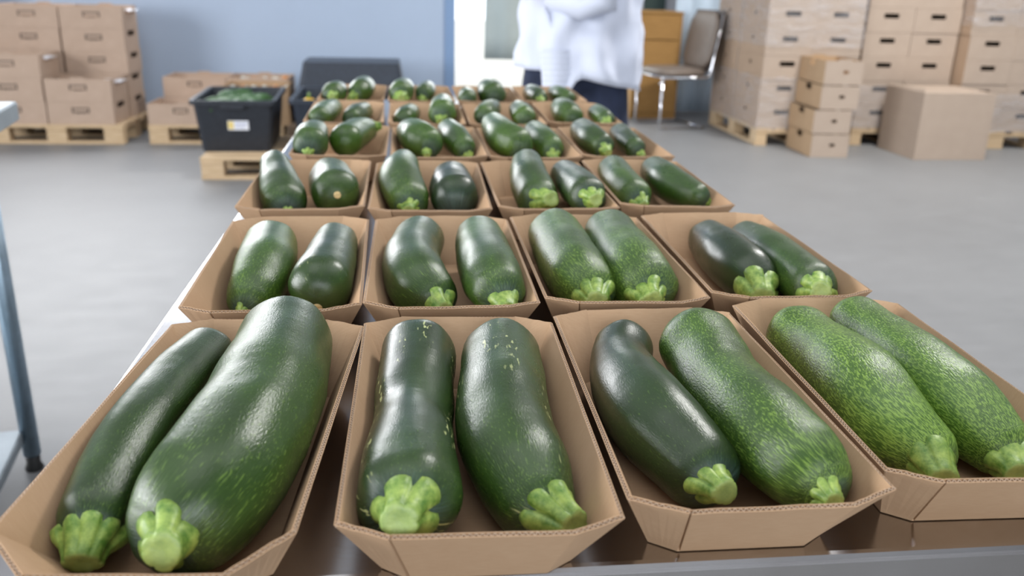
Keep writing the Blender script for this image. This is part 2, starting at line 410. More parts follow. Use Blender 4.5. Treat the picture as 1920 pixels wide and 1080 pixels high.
def make_tray(seed, ext=0.):
    random.seed(seed); root = empty('zucchini_tray')
    j = lambda: random.uniform(-.0012, .0012)
    rim = {}
    def R(sx, sy, k):
        key = (sx, sy, k)
        if key not in rim: rim[key] = Vector(((RX if k else RC)*sx + j(), (RY if k else RE)*sy - (ext if sy < 0 and not k else 0) + j(), ZR + j()*.8 - (ext*.2 if sy < 0 and not k else 0)))
        return rim[key]
    def B(sx, sy, k): return Vector(((BX if k else BC)*sx, (BY if k else BE)*sy, ZB))
    f = MB(); poly = [(-BC,-BE),(BC,-BE),(BX,-BY),(BX,BY),(BC,BE),(-BC,BE),(-BX,BY),(-BX,-BY)]
    f.add([(x,y,ZB) for x,y in poly] + [(x*.985,y*.985,ZB+TH) for x,y in poly], [tuple(range(7,-1,-1)), tuple(range(8,16))] + [(i,(i+1)%8,8+(i+1)%8,8+i) for i in range(8)])
    link('tray_floor', f.mesh('tray_floor', KRAFT), root)
    def pn(name, a, b, c, d):
        link(name, panel(a, b, c, d, TH, KRAFT, True, .0004).mesh(name, [KRAFT, KEDGE]), root)
    g = Vector((.0016,0,0))
    pn('end_wall', B(-1,-1,0)+g*1.2, B(1,-1,0), R(1,-1,0), R(-1,-1,0)+g)
    pn('end_wall', B(1,1,0), B(-1,1,0), R(-1,1,0), R(1,1,0))
    pn('side_wall', B(1,-1,1), B(1,1,1), R(1,1,1), R(1,-1,1))
    pn('side_wall', B(-1,1,1), B(-1,-1,1), R(-1,-1,1), R(-1,1,1))
    pn('corner_panel', B(-1,-1,1), B(-1,-1,0), R(-1,-1,0), R(-1,-1,1))
    pn('corner_panel', B(1,-1,0), B(1,-1,1), R(1,-1,1), R(1,-1,0))
    pn('corner_panel', B(1,1,1), B(1,1,0), R(1,1,0), R(1,1,1))
    pn('corner_panel', B(-1,1,0), B(-1,1,1), R(-1,1,1), R(-1,1,0))
    return root
TRAYS = [[(-.140,.602,-4.2),(.042,.598,-.8),(.219,.613,-.4),(.400,.634,-1.6)],
         [(-.136,.968,1.2),(.042,.968,-.4),(.219,.975,-.2),(.398,.985,-.8)],
         [(-.150,1.355,0.5),(.030,1.345,-.5),(.210,1.350,0),(.388,1.365,-1)],
         [(-.125,1.735,0),(.053,1.725,.6),(.229,1.725,0),(.405,1.735,-.8)],
         [(-.142,2.112,1),(.041,2.100,0),(.220,2.102,0),(.402,2.138,-1)],
         [(-.147,2.478,0),(.034,2.475,.5),(.213,2.475,0),(.390,2.500,-1)]]
ROWN = ['front row','second row from the front','third row from the front','fourth row from the front','fifth row from the front','rearmost row']
COLN = ['leftmost','second from left','third from left','rightmost']
protos = [make_tray(s) for s in (1,2,3,4)]; used = [False]*4
for r in range(6):
    for c in range(4):
        k = (r*3 + c) % 4
        if r == 0 and c == 0: t = make_tray(9, .020)
        elif used[k]: t = copy_tree(protos[k])
        else: t = protos[k]; used[k] = True
        x, y, a = TRAYS[r][c]; t.location = (x, y, TZ); t.rotation_euler = (0,0,math.radians(a))
        tag(t, 'brown cardboard tray holding two zucchinis, %s in the %s' % (COLN[c], ROWN[r]), 'tray', 'cardboard trays on the steel table')

# ------------------------------------------------------------------ zucchinis
ZUC = {
'A1':([(-0.178,0.727,0.9350,0.0254),(-0.186,0.668,0.9390,0.0252),(-0.193,0.591,0.9412,0.0245),(-0.197,0.537,0.9370,0.0226),(-0.197,0.498,0.9308,0.0216)],(-0.195,0.475,0.9219,0.0169)),
'A2':([(-0.108,0.722,0.9509,0.0387),(-0.108,0.627,0.9500,0.0420),(-0.115,0.550,0.9471,0.0426),(-0.127,0.497,0.9423,0.0408),(-0.137,0.482,0.9338,0.0353)],(-0.140,0.443,0.9427,0.0209)),
'B1':([(0.006,0.718,0.9359,0.0326),(0.002,0.651,0.9328,0.0316),(-0.000,0.592,0.9328,0.0299),(-0.002,0.539,0.9391,0.0319),(-0.002,0.499,0.9425,0.0336),(-0.003,0.484,0.9423,0.0331)],(-0.006,0.448,0.9527,0.0178)),
'B2':([(0.079,0.714,0.9347,0.0341),(0.071,0.627,0.9354,0.0364),(0.068,0.569,0.9344,0.0359),(0.073,0.527,0.9326,0.0341),(0.078,0.502,0.9268,0.0283)],(0.093,0.474,0.9275,0.0176)),
'C1':([(0.195,0.735,0.9303,0.0273),(0.184,0.699,0.9278,0.0279),(0.181,0.634,0.9324,0.0337),(0.186,0.580,0.9333,0.0348),(0.197,0.539,0.9318,0.0333),(0.201,0.530,0.9273,0.0288)],(0.205,0.498,0.9295,0.0155)),
'C2':([(0.259,0.711,0.9414,0.0358),(0.258,0.674,0.9372,0.0351),(0.255,0.630,0.9360,0.0350),(0.258,0.561,0.9407,0.0355),(0.263,0.510,0.9421,0.0315),(0.269,0.495,0.9389,0.0249)],(0.269,0.468,0.9402,0.0104)),
'D1':([(0.373,0.752,0.9313,0.0315),(0.375,0.711,0.9308,0.0320),(0.373,0.637,0.9362,0.0377),(0.370,0.582,0.9316,0.0331),(0.380,0.557,0.9261,0.0276),(0.384,0.551,0.9227,0.0242)],(0.380,0.524,0.9214,0.0184)),
'D2':([(0.435,0.761,0.9400,0.0279),(0.436,0.719,0.9383,0.0295),(0.435,0.645,0.9384,0.0339),(0.436,0.592,0.9346,0.0330),(0.439,0.558,0.9291,0.0287),(0.443,0.550,0.9256,0.0242)],(0.439,0.524,0.9227,0.0163)),
'E1':([(-0.171,1.074,0.9309,0.0324),(-0.165,0.987,0.9327,0.0342),(-0.167,0.928,0.9274,0.0289),(-0.169,0.907,0.9229,0.0244)],(-0.177,0.881,0.9163,0.0081)),
'E2':([(-0.091,1.061,0.9370,0.0273),(-0.091,0.981,0.9403,0.0302),(-0.093,0.922,0.9406,0.0336),(-0.095,0.905,0.9376,0.0338)],None),
'F1':([(0.012,1.084,0.9352,0.0312),(0.001,0.985,0.9382,0.0331),(0.008,0.916,0.9356,0.0349),(0.020,0.897,0.9283,0.0298)],(0.029,0.865,0.9249,0.0162)),
'F2':([(0.087,1.067,0.9396,0.0306),(0.086,0.986,0.9436,0.0331),(0.087,0.898,0.9468,0.0330),(0.090,0.865,0.9450,0.0292)],(0.096,0.833,0.9378,0.0171)),
'G1':([(0.188,1.092,0.9374,0.0352),(0.187,1.006,0.9364,0.0368),(0.189,0.930,0.9347,0.0362),(0.195,0.906,0.9304,0.0319)],(0.196,0.870,0.9320,0.0195)),
'G2':([(0.260,1.092,0.9383,0.0339),(0.255,0.996,0.9389,0.0373),(0.254,0.924,0.9391,0.0386),(0.257,0.895,0.9365,0.0348)],(0.252,0.856,0.9346,0.0186)),
'H1':([(0.399,1.104,0.9266,0.0271),(0.392,1.029,0.9311,0.0323),(0.393,0.956,0.9314,0.0329),(0.399,0.935,0.9271,0.0286)],(0.392,0.904,0.9244,0.0213)),
'H2':([(0.447,1.092,0.9314,0.0242),(0.443,1.009,0.9368,0.0292),(0.443,0.931,0.9378,0.0288),(0.444,0.885,0.9373,0.0271)],(0.439,0.856,0.9444,0.0181)),
'I1':([(-0.213,1.430,0.9612,0.0236),(-0.199,1.366,0.9483,0.0295),(-0.188,1.322,0.9371,0.0335),(-0.184,1.304,0.9317,0.0332)],(-0.176,1.269,0.9229,0.0080)),
'I2':([(-0.129,1.461,0.9329,0.0344),(-0.117,1.366,0.9401,0.0372),(-0.110,1.319,0.9427,0.0364)],None),
'J1':([(-0.009,1.473,0.9541,0.0250),(-0.014,1.385,0.9487,0.0342),(-0.006,1.329,0.9386,0.0358),(-0.002,1.315,0.9320,0.0323)],(-0.001,1.279,0.9277,0.0136)),
'J2':([(0.070,1.454,0.9312,0.0321),(0.067,1.357,0.9380,0.0365),(0.068,1.310,0.9381,0.0362)],None),
'K1':([(0.200,1.478,0.9519,0.0273),(0.194,1.392,0.9448,0.0328),(0.195,1.335,0.9371,0.0350),(0.197,1.320,0.9322,0.0330)],(0.206,1.285,0.9390,0.0202)),
'K2':([(0.261,1.445,0.9425,0.0251),(0.260,1.328,0.9489,0.0298),(0.262,1.262,0.9509,0.0289)],(0.265,1.230,0.9523,0.0169)),
'L1':([(0.355,1.493,0.9400,0.0270),(0.347,1.399,0.9373,0.0299),(0.352,1.335,0.9319,0.0287)],(0.358,1.304,0.9274,0.0134)),
'L2':([(0.429,1.493,0.9402,0.0253),(0.422,1.393,0.9431,0.0299),(0.435,1.324,0.9405,0.0253),(0.443,1.297,0.9408,0.0204)],(0.467,1.286,0.9286,0.0075)),
'M1':([(-0.182,1.758,0.9573,0.0268),(-0.179,1.668,0.9624,0.0314),(-0.177,1.627,0.9616,0.0319)],(-0.179,1.595,0.9463,0.0099)),
'M2':([(-0.090,1.863,0.9483,0.0255),(-0.104,1.792,0.9523,0.0299),(-0.119,1.705,0.9533,0.0315)],(-0.067,1.849,0.9562,0.0113)),
'N1':([(0.006,1.835,0.9459,0.0316),(0.019,1.721,0.9546,0.0352),(0.034,1.695,0.9520,0.0317)],(0.033,1.663,0.9364,0.0113)),
'N2':([(0.084,1.853,0.9491,0.0245),(0.093,1.748,0.9505,0.0285),(0.104,1.695,0.9442,0.0237)],(0.114,1.678,0.9268,0.0114)),
'O1':([(0.178,1.853,0.9610,0.0269),(0.187,1.731,0.9560,0.0347),(0.207,1.695,0.9499,0.0331)],None),
'O2':([(0.266,1.853,0.9471,0.0248),(0.268,1.740,0.9466,0.0287),(0.275,1.695,0.9420,0.0260)],(0.275,1.669,0.9292,0.0125)),
'P1':([(0.370,1.863,0.9485,0.0274),(0.368,1.751,0.9507,0.0291),(0.377,1.705,0.9471,0.0253)],(0.382,1.678,0.9394,0.0127)),
'P2':([(0.453,1.863,0.9423,0.0241),(0.444,1.768,0.9439,0.0241),(0.445,1.705,0.9422,0.0212)],(0.457,1.687,0.9318,0.0097)),
'Q1':([(-0.185,2.236,0.9398,0.0237),(-0.192,2.108,0.9476,0.0273),(-0.198,2.023,0.9502,0.0234)],None),
'Q2':([(-0.110,2.238,0.9338,0.0225),(-0.120,2.128,0.9405,0.0264),(-0.129,2.080,0.9387,0.0234)],None),
'S1':([(0.006,2.223,0.9318,0.0238),(-0.005,2.104,0.9401,0.0263),(-0.011,2.070,0.9389,0.0234)],None),
'S2':([(0.085,2.228,0.9503,0.0292),(0.080,2.070,0.9606,0.0334),(0.078,2.070,0.9556,0.0322)],(0.072,2.037,0.9421,0.0125)),
'U1':([(0.209,2.228,0.9450,0.0227),(0.188,2.117,0.9513,0.0267),(0.176,2.070,0.9505,0.0249)],None),
'U2':([(0.274,2.217,0.9432,0.0238),(0.271,2.125,0.9471,0.0280),(0.270,2.070,0.9464,0.0275)],None),
'V1':([(0.391,2.263,0.9408,0.0288),(0.384,2.147,0.9451,0.0339),(0.388,2.110,0.9416,0.0308)],None),
'V2':([(0.460,2.151,0.9466,0.0219),(0.457,2.084,0.9486,0.0229),(0.458,2.039,0.9478,0.0212)],(0.459,2.016,0.9414,0.0126)),
'W1':([(-0.196,2.561,0.9437,0.0280),(-0.195,2.434,0.9519,0.0313),(-0.198,2.417,0.9511,0.0294)],(-0.198,2.384,0.9484,0.0144)),
'W2':([(-0.123,2.603,0.9517,0.0305),(-0.126,2.476,0.9577,0.0320),(-0.133,2.445,0.9541,0.0273)],(-0.149,2.422,0.9427,0.0148)),
'X1':([(-0.012,2.590,0.9487,0.0305),(-0.017,2.424,0.9609,0.0326),(-0.019,2.395,0.9615,0.0308)],(-0.019,2.362,0.9533,0.0186)),
'X2':([(0.055,2.603,0.9465,0.0246),(0.048,2.479,0.9537,0.0264),(0.043,2.445,0.9535,0.0246)],(0.038,2.422,0.9393,0.0118)),
'Y1':([(0.167,2.576,0.9345,0.0230),(0.158,2.405,0.9499,0.0254),(0.155,2.354,0.9520,0.0234)],None),
'Y2':([(0.233,2.603,0.9473,0.0322),(0.229,2.491,0.9531,0.0372),(0.231,2.445,0.9515,0.0351)],None),
'Z1':([(0.362,2.628,0.9367,0.0252),(0.359,2.515,0.9429,0.0272),(0.363,2.470,0.9412,0.0238)],(0.365,2.444,0.9358,0.0120)),
'Z2':([(0.432,2.628,0.9376,0.0221),(0.433,2.520,0.9432,0.0258),(0.443,2.470,0.9407,0.0224)],None),
}

def catmull(P, n):
    out = []
    Q = [P[0]*2 - P[1]] + P + [P[-1]*2 - P[-2]]
    for i in range(len(P)-1):
        p0, p1, p2, p3 = Q[i:i+4]
        for k in range(n):
            t = k/n
            out.append(0.5*((2*p1) + (-p0+p2)*t + (2*p0-5*p1+4*p2-p3)*t*t + (-p0+3*p1-3*p2+p3)*t*t*t))
    out.append(P[-1].copy()); return out
def zuc_mesh(pts, sdir, near, seed, segs=36):
    """pts far->near (x,y,z,r) ; stem end = near or far ; sdir = unit direction of the stem end"""
    P = [Vector(p) for p in pts]
    if not near: P = P[::-1]
    k = 1
    while len(P) > 2 and k < len(P):      # drop spheres that sit too close together
        if (P[k].to_3d()-P[k-1].to_3d()).length < .55*P[k].w:
            if k == len(P)-1: P.pop(k-1); k -= 1
            else: P.pop(k)
        else: k += 1
        k = max(1, k)
    c = catmull(P, 7)
    pos = [v.to_3d() for v in c]; rad = [v.w for v in c]
    # far (blossom) cap and stem cap
    d0 = (pos[0]-pos[1]).normalized(); d1 = (pos[-1]-pos[-2]).normalized()
    sd = sdir.normalized() if sdir else d1
    if sd.dot(d1) < .2: sd = (sd + d1*(.5 - sd.dot(d1))).normalized()
    r0, r1 = rad[0], rad[-1]; K = 10
    vs, fs, skin, tip, zone = [], [], [], [], []
    off = random.Random(seed).uniform(0, 9)
    s = [0.]
    for i in range(1, len(pos)): s.append(s[-1] + (pos[i]-pos[i-1]).length)
    for _ in range(3):      # ease the radius and the axis
        rad = [rad[0]] + [(rad[i-1]+2*rad[i]+rad[i+1])/4 for i in range(1, len(rad)-1)] + [rad[-1]]
        pos = [pos[0]] + [(pos[i-1]+pos[i]*2+pos[i+1])/4 for i in range(1, len(pos)-1)] + [pos[-1]]
    dr = [(rad[min(i+1,len(rad)-1)]-rad[max(i-1,0)])/max(1e-5, s[min(i+1,len(rad)-1)]-s[max(i-1,0)]) for i in range(len(rad))]
    for _ in range(2): dr = [dr[0]] + [(dr[i-1]+2*dr[i]+dr[i+1])/4 for i in range(1, len(dr)-1)] + [dr[-1]]
    dr = [max(-.42, min(.42, d)) for d in dr]
    # parallel frames along the body
    ref = Vector((0,0,1)); frames = []
    for i in range(len(pos)):
        t = (pos[min(i+1,len(pos)-1)]-pos[max(i-1,0)]).normalized()
        a = (ref - t*ref.dot(t)).normalized(); frames.append((a, t.cross(a), t)); ref = a
    ringsN = 0; total = s[-1] + r1*1.2
    def ring(fn, sl, tp, rb):
        nonlocal ringsN
        for k in range(segs):
            th = 2*PI*k/segs; q, o = fn(th)
            nz = noise.noise(Vector((math.cos(th)*1.6, math.sin(th)*1.6, sl*26)) + Vector((off,off,0)))
            nz2 = noise.noise(Vector((math.cos(th)*2.6, math.sin(th)*2.6, sl*75)) + Vector((0,off,off)))
            q = q + o*(nz*.040 + nz2*.012 + .026*rb*math.cos(5*th+off) + .010*math.cos(5*th+off))
            vs.append(q); skin.extend((math.cos(th)*.032+off*.1, math.sin(th)*.032, sl+off*.1)); tip.append(min(1, tp)); zone.append(max(0., 1-(total-sl)/(r1*3.4)))
        ringsN += 1
    A0, B0, T0 = frames[0]; A1, B1, T1 = frames[-1]
    sd0 = sd
    if sd0.angle(T1) > 1.15: sd0 = T1.slerp(sd0, 1.15/sd0.angle(T1))
    qrot = T1.rotation_difference(sd0); idq = qrot.copy(); idq.identity()
    for k in range(K, 0, -1):
        a0 = math.asin(dr[0]); a = a0 + k/K*(PI/2-a0)*.985; c_, s_ = math.cos(a), math.sin(a)
        ring(lambda th: (pos[0] + (A0*math.cos(th)+B0*math.sin(th))*r0*c_ - T0*s_*r0*.97, (A0*math.cos(th)+B0*math.sin(th))*r0*c_), -r0*a, 0, 0)
    for i in range(len(pos)):
        A_, B_, T_ = frames[i]; R = rad[i]*math.sqrt(1-dr[i]**2); sh_ = -T_*rad[i]*dr[i]
        ring(lambda th: (pos[i] + sh_ + (A_*math.cos(th)+B_*math.sin(th))*R, (A_*math.cos(th)+B_*math.sin(th))*R), s[i], 0, max(0, 1-(s[-1]-s[i])/(r1*1.2))*.5)
    for k in range(1, K+1):
        a0 = math.asin(-dr[-1]); a = a0 + k/K*(PI/2-a0)*.985; c_, s_ = math.cos(a), math.sin(a); w = (k/K); w = w*w*(3-2*w)
        rq = idq.slerp(qrot, w); sh = 1 - .05*max(0, (k/K-.55)/.45)**2
        ring(lambda th: (pos[-1] + rq @ ((A1*math.cos(th)+B1*math.sin(th))*c_ + T1*s_)*r1*sh, (rq @ (A1*math.cos(th)+B1*math.sin(th)))*r1*c_), s[-1]+r1*a, max(0, (k/K-.35)/.5), .5+.5*k/K)
    for i in range(ringsN-1):
        for k in range(segs):
            k2 = (k+1) % segs; fs.append((i*segs+k, i*segs+k2, (i+1)*segs+k2, (i+1)*segs+k))
    fs.append(tuple(range(segs-1,-1,-1))); fs.append(tuple((ringsN-1)*segs+k for k in range(segs)))
    sd = sd0; endp = pos[-1] + sd*r1*.95; farp = pos[0] + d0*r0*.97
    o0 = pos[0].lerp(pos[-1], .5)
    vs = [v-o0 for v in vs]
    me = D.meshes.new('zucchini'); me.from_pydata(vs, [], fs); me.update(); me.materials.append(ZM)
    me.polygons.foreach_set('use_smooth', [True]*len(me.polygons))
    at = me.attributes.new('skin', 'FLOAT_VECTOR', 'POINT'); at.data.foreach_set('vector', skin)
    at = me.attributes.new('zone', 'FLOAT', 'POINT'); at.data.foreach_set('value', zone)
    at = me.attributes.new('tip', 'FLOAT', 'POINT'); at.data.foreach_set('value', tip)
    return me, o0, endp, sd, farp, d0, r1
def stem_mesh(R, seed, big=True):
    """crown-like cut stem along +Z: lobed skirt hugging the fruit at z=0, waist, cut face"""
    rnd = random.Random(seed); nl = rnd.choice((5,6,7)); segs = nl*8; ph = rnd.uniform(0, 6)
    lob = [rnd.uniform(.70, 1.18) for _ in range(nl)]; lh = [rnd.uniform(-.25, .12) for _ in range(nl)]
    prof = [(-.62,.60,.0),(-.50,.98,.9),(-.22,1.08,1.),(.10,.93,.9),(.45,.72,.7),(.78,.62,.55),(.98,.60,.5),(1.06,.52,.45),(1.02,.32,.3),(.96,.02,0)]
    vs, fs, cut = [], [], []
    for j, (z, r, am) in enumerate(prof):
        for k in range(segs):
            th = 2*PI*k/segs; u = th/(2*PI)*nl; i = int(u) % nl; f = u-int(u)
            c = abs(math.sin(PI*f))**.4; L = lob[i]
            rr = r*(1 - am*.30*(1-c))*(1 + (L-1)*c*(am))
            zz = z + (lh[i]*c*(1-j/9.) if j < 5 else 0)
            rr *= 1 + .05*math.sin(th*3+ph+z*4)
            vs.append((math.cos(th)*rr*R + z*R*.10*math.sin(ph), math.sin(th)*rr*R + z*R*.10*math.cos(ph), zz*R*.85)); cut.append(1. if j >= 7 else 0.)
    for j in range(len(prof)-1):
        for k in range(segs):
            k2 = (k+1) % segs; fs.append((j*segs+k, j*segs+k2, (j+1)*segs+k2, (j+1)*segs+k))
    fs.append(tuple((len(prof)-1)*segs+k for k in range(segs)))
    me = D.meshes.new('stem'); me.from_pydata(vs, [], fs); me.update(); me.materials.append(STEM)
    me.polygons.foreach_set('use_smooth', [True]*len(me.polygons))
    at = me.attributes.new('cut', 'FLOAT', 'POINT'); at.data.foreach_set('value', cut)
    return me
# name: (tone, mottle, scar, look)
LOOK = {'A1':(.20,.35,.0,'slender dark green'),'A2':(.40,.42,.0,'very large speckled dark green'),
 'B1':(.22,.12,1.,'dark green scratched waisted'),'B2':(.36,.38,.8,'dark green scratched thick'),
 'C1':(.08,.22,.0,'nearly black-green hook-necked'),'C2':(.62,.78,.0,'textured green bottle-shaped'),
 'D1':(1.0,1.0,.0,'light mottled green'),'D2':(.85,.90,.0,'mottled mid-green long'),
 'E1':(.62,.55,.0,'glossy speckled green'),'E2':(.25,.25,.3,'dark green reversed, stem at its far end,'),
 'F1':(.35,.35,.0,'curved dark green'),'F2':(.50,.45,.0,'straight mid-green'),
 'G1':(.68,.70,.0,'thick speckled green'),'G2':(.62,.72,.0,'thick ribbed green'),
 'H1':(.05,.08,.0,'smooth bluish-black'),'H2':(.42,.40,.0,'mid-green')}
COLZ = ['leftmost','second','third','rightmost']; ROWZ = ['front row','second row','third row','fourth row','fifth row','rearmost row']
rowof = {'ABCD':0,'EFGH':1,'IJKL':2,'MNOP':3,'QSUV':4,'WXYZ':5}
for name, (pts, st) in ZUC.items():
    for g, r in rowof.items():
        if name[0] in g: row, colm = r, g.index(name[0])
    side = 'left-hand' if name[1] == '1' else 'right-hand'
    tone, mt, sc, look = LOOK.get(name, (random.Random(name).uniform(.25,.75), random.Random(name+'m').uniform(.25,.55), 0., 'dark green'))
    if name == 'J2': tone, mt, look = .02, .05, 'nearly black glossy'
    if name == 'K2': tone, look = .15, 'very dark green'
    if name == 'L2': tone, look = .35, 'smooth curved dark green'
    near = name not in ('E2', 'I2', 'M2')
    e = Vector(pts[-1][:3]) if near else Vector(pts[0][:3])
    sdir = (Vector(st[:3]) - e) if st else None
    hidden = name in ('J2','O1','Q1','Q2','S1','U1','U2','V1','Y1','Y2','Z2')
    if hidden: sdir = Vector((0,-.70,-.70))
    me, o0, end, sd, far, d0, r1 = zuc_mesh(pts, sdir, near, name, 40 if row < 2 else 28)
    z = link('zucchini', me, None, o0)
    z['tone'] = float(tone); z['mottle'] = float(mt); z['scar'] = float(sc)
    tag(z, '%s zucchini, %s one in %s tray, %s' % (look, side.split('-')[0], COLZ[colm], ROWZ[row]), 'zucchini', 'zucchinis in the cardboard trays')
    hidden = name in ('J2','O1','Q1','Q2','S1','U1','U2','V1','Y1','Y2','Z2')
    sr = st[3]*(1.0 if name == 'A2' else 1.12) if st else (.010 if hidden else .013)
    s = link('stem', stem_mesh(sr, name), z)
    s.location = end - o0 - sd*(sr*.05); s.rotation_euler = sd.to_track_quat('Z', 'Y').to_euler()
    if name in ('E2', 'I2'):
        m = MB(); m.tube([(0,0,-.004),(0,0,.0008),(0,0,.0016)], [.0055,.0052,.003], 14)
        q = link('blossom_scar', m.mesh('blossom_scar', SCARM, False), z); d0 = (d0 + Vector((0,0,-.45 if name == 'E2' else .05))).normalized(); fc = Vector(pts[-1][:3]); q.location = fc + d0*pts[-1][3]*.985 - o0; q.rotation_euler = d0.to_track_quat('Z','Y').to_euler()
        tag(q, 'round tan blossom scar')

# ------------------------------------------------------------------ pallets
def make_pallet(L, Wd, m, loc, rz, label, group='wooden pallets on the hall floor'):
    root = empty('pallet', loc, rz); tag(root, label, 'pallet', group); r = random.Random(label)
    def b(name, *a):
        q = MB(); q.box(*a); bevel(link(name, q.mesh(name, m), root), .004, 1)
    for y in (0, Wd/2-.0725, Wd-.1):
        w = .145 if y and y < Wd*.6 else .1
        b('bottom_board', 0, y, 0, L, y+w, .022)
        for x in (0, L/2-.0725, L-.145): b('block', x+.002, y+.002, .022, x+.143, y+w-.002, .1)
    for x in (0, L/2-.0725, L-.145): b('stringer_board', x, 0, .1, x+.145, Wd, .122)
    for i, y in enumerate((0, .19, .38, .57, .76)):
        yy = y/.76*(Wd-.1); w = .145 if i in (0, 2, 4) else .1
        yy = [0, .2*Wd, Wd/2-.0725, .68*Wd, Wd-.145][i]
        b('deck_board', 0, yy, .122, L, yy+w, .144+r.uniform(0,.0015))
    return root

# ------------------------------------------------------------------ cartons
CACHE = {}
def wall_mesh(w, h, t, hole, m, tab=False, key=''):
    """upright wall in local x (0..w), z (0..h), thickness 0..t along +y, optional hand hole (cx, cz, hw, hh)"""
    k = (round(w,3), round(h,3), t, hole, m.name, tab)
    if k in CACHE: return CACHE[k]
    mb = MB()
    if hole:
        cx, cz, hw, hh = hole
        mb.box(0,0,0,w,t,cz-hh); mb.box(0,0,cz+hh,w,t,h); mb.box(0,0,cz-hh,cx-hw,t,cz+hh); mb.box(cx+hw,0,cz-hh,w,t,cz+hh)
    else: mb.box(0,0,0,w,t,h)
    if tab: mb.hexa([(w/2-.06,0,h),(w/2+.06,0,h),(w/2+.06,t,h),(w/2-.06,t,h)], [(w/2-.04,0,h+.012),(w/2+.04,0,h+.012),(w/2+.04,t,h+.012),(w/2-.04,t,h+.012)])
    CACHE[k] = mb.mesh('wall', m); return CACHE[k]
def carton(w, d, h, loc, rz, m, label, group, front=None, side=None, lid=True, tab=False, flap=False, cat='box', name='cardboard_box', mf=None, ms=None):
    root = empty(name, loc, rz); tag(root, label, cat, group); t = .005; mf = mf or m; ms = ms or m
    fp = link('front_panel', wall_mesh(w, h, t, front, mf, tab), root)
    link('back_panel', wall_mesh(w, h, t, None, m, tab), root, (w, d, 0), (0,0,PI))
    link('side_panel', wall_mesh(d-2*t-.0002, h, t, side, ms, False), root, (0, d-t-.0001, 0), (0,0,-PI/2))
    link('side_panel', wall_mesh(d-2*t-.0002, h, t, side, ms, False), root, (w, t+.0001, 0), (0,0,PI/2))
    k = ('bottom', w, d, m.name)
    if k not in CACHE:
        q = MB(); q.box(t,t,.001,w-t,d-t,.006); CACHE[k] = q.mesh('bottom_panel', m)
    link('bottom_panel', CACHE[k], root)
    if lid:
        k = ('lid', w, d, m.name)
        if k not in CACHE:
            q = MB(); q.box(t,t,-.004,w/2-.001,d-t,0); CACHE[k] = q.mesh('lid_flap', m)
        link('lid_flap', CACHE[k], root, (0,0,h-.001)); link('lid_flap', CACHE[k], root, (w,d,h-.001), (0,0,PI))
    if flap and front:   # push-in hand grip, still closed, with its slit outlined
        cx, cz, hw, hh = front
        k = ('flap', front, m.name)
        if k not in CACHE:
            q = MB(); q.box(cx-hw+.006,.001,cz-hh+.009,cx+hw-.006,t-.001,cz+hh-.002); CACHE[k] = q.mesh('grip_flap', m)
        link('grip_flap', CACHE[k], fp)
        k = ('cut', front)
        if k not in CACHE:
            q = MB(); q.box(cx-hw,-.0012,cz+hh-.009,cx+hw,0,cz+hh-.001); q.box(cx-hw-.004,-.0012,cz-hh,cx-hw+.006,0,cz+hh); q.box(cx+hw-.006,-.0012,cz-hh,cx+hw+.004,0,cz+hh); q.box(cx-hw*.6,-.0012,cz-hh-.002,cx+hw*.6,0,cz-hh+.003)
            CACHE[k] = q.mesh('grip_outline', PRINT)
        link('grip_outline', CACHE[k], fp)
    return root

# left pallet: 1.2 x 0.8, boxes .575 x .39 x .166 (front: three high left, two high right; back five high)
PZ = .1465
make_pallet(.96, .8, PINE, (-3.09, 6.93, 0), 0, 'light pine pallet under the tall cardboard box stack at far left')
BW, BD, BH = .468, .385, .166
hole = (BW/2, .105, .058, .020)
grp = 'cartons on the left pallet'
x0 = -3.135
lv = ['bottom','second','third','fourth','top']
for k in range(3):
    carton(BW, BD, BH, (x0+random.uniform(-.004,.004), 6.945, PZ+k*(BH+.001)), 0, CARTON, '%s brown carton of the near left column on the left pallet' % ['bottom','middle','top'][k], grp, hole, (BD/2-.005,.13,.09,.02), False, k == 2, True)
for k in range(2):
    carton(BW, BD, BH, (x0+BW+.012, 6.945, PZ+k*(BH+.001)), 0, CARTON, '%s brown carton of the near right column on the left pallet' % ['bottom','top'][k], grp, hole, (BD/2-.005,.13,.09,.02), False, k == 1, True)
for c in range(2):
    for k in range(5):
        if c == 0 and k < 2: pass
        carton(BW-.01, BD, BH, (x0+.035+c*(BW+.006)+random.uniform(-.005,.005), 7.345, PZ+k*(BH+.001)), 0, CARTON, '%s brown carton of the rear %s column on the left pallet' % (lv[k], ['left','right'][c]), grp, hole, (BD/2-.005,.13,.09,.02), False, k == 4, True)
# sealing paper visible in the open cartons
for i, (x, y, z) in enumerate(((x0+BW+.35, 7.0, PZ+2*BH+.001), (x0+.33, 7.0, PZ+3*BH+.002), (x0+BW+.38, 7.40, PZ+5*BH+.004))):
    q = MB(); vs = [(u*.02, v*.03, .008*math.sin(u*1.9+i)*math.cos(v*1.3)) for v in range(9) for u in range(9)]
    q.add(vs, [(v*9+u, v*9+u+1, v*9+u+10, v*9+u+9) for v in range(8) for u in range(8)])
    o = solid(link('paper_sheet', q.mesh('paper_sheet', STICKER, True), None, (x, y+.03, z-.03)), .001)
    tag(o, 'crumpled pale paper in the open top carton, %s' % ['near right column','near left column','rear right column'][i], 'paper')
# dark stack at the left border
make_pallet(1.2, .8, PINED, (-4.72, 7.28, 0), 0, 'dark pallet under the dark stack at the left border')
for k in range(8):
    carton(.56, .6, .17, (-4.115, 7.32, PZ+k*.171), 0, CARTOND, 'dark brown carton, level %s of the dark stack at the left border' % ['one (floor level)','two','three','four','five','six','seven','eight (top)'][k], 'dark cartons at the left border', (.28,.11,.06,.02), None, k == 7, False, False)

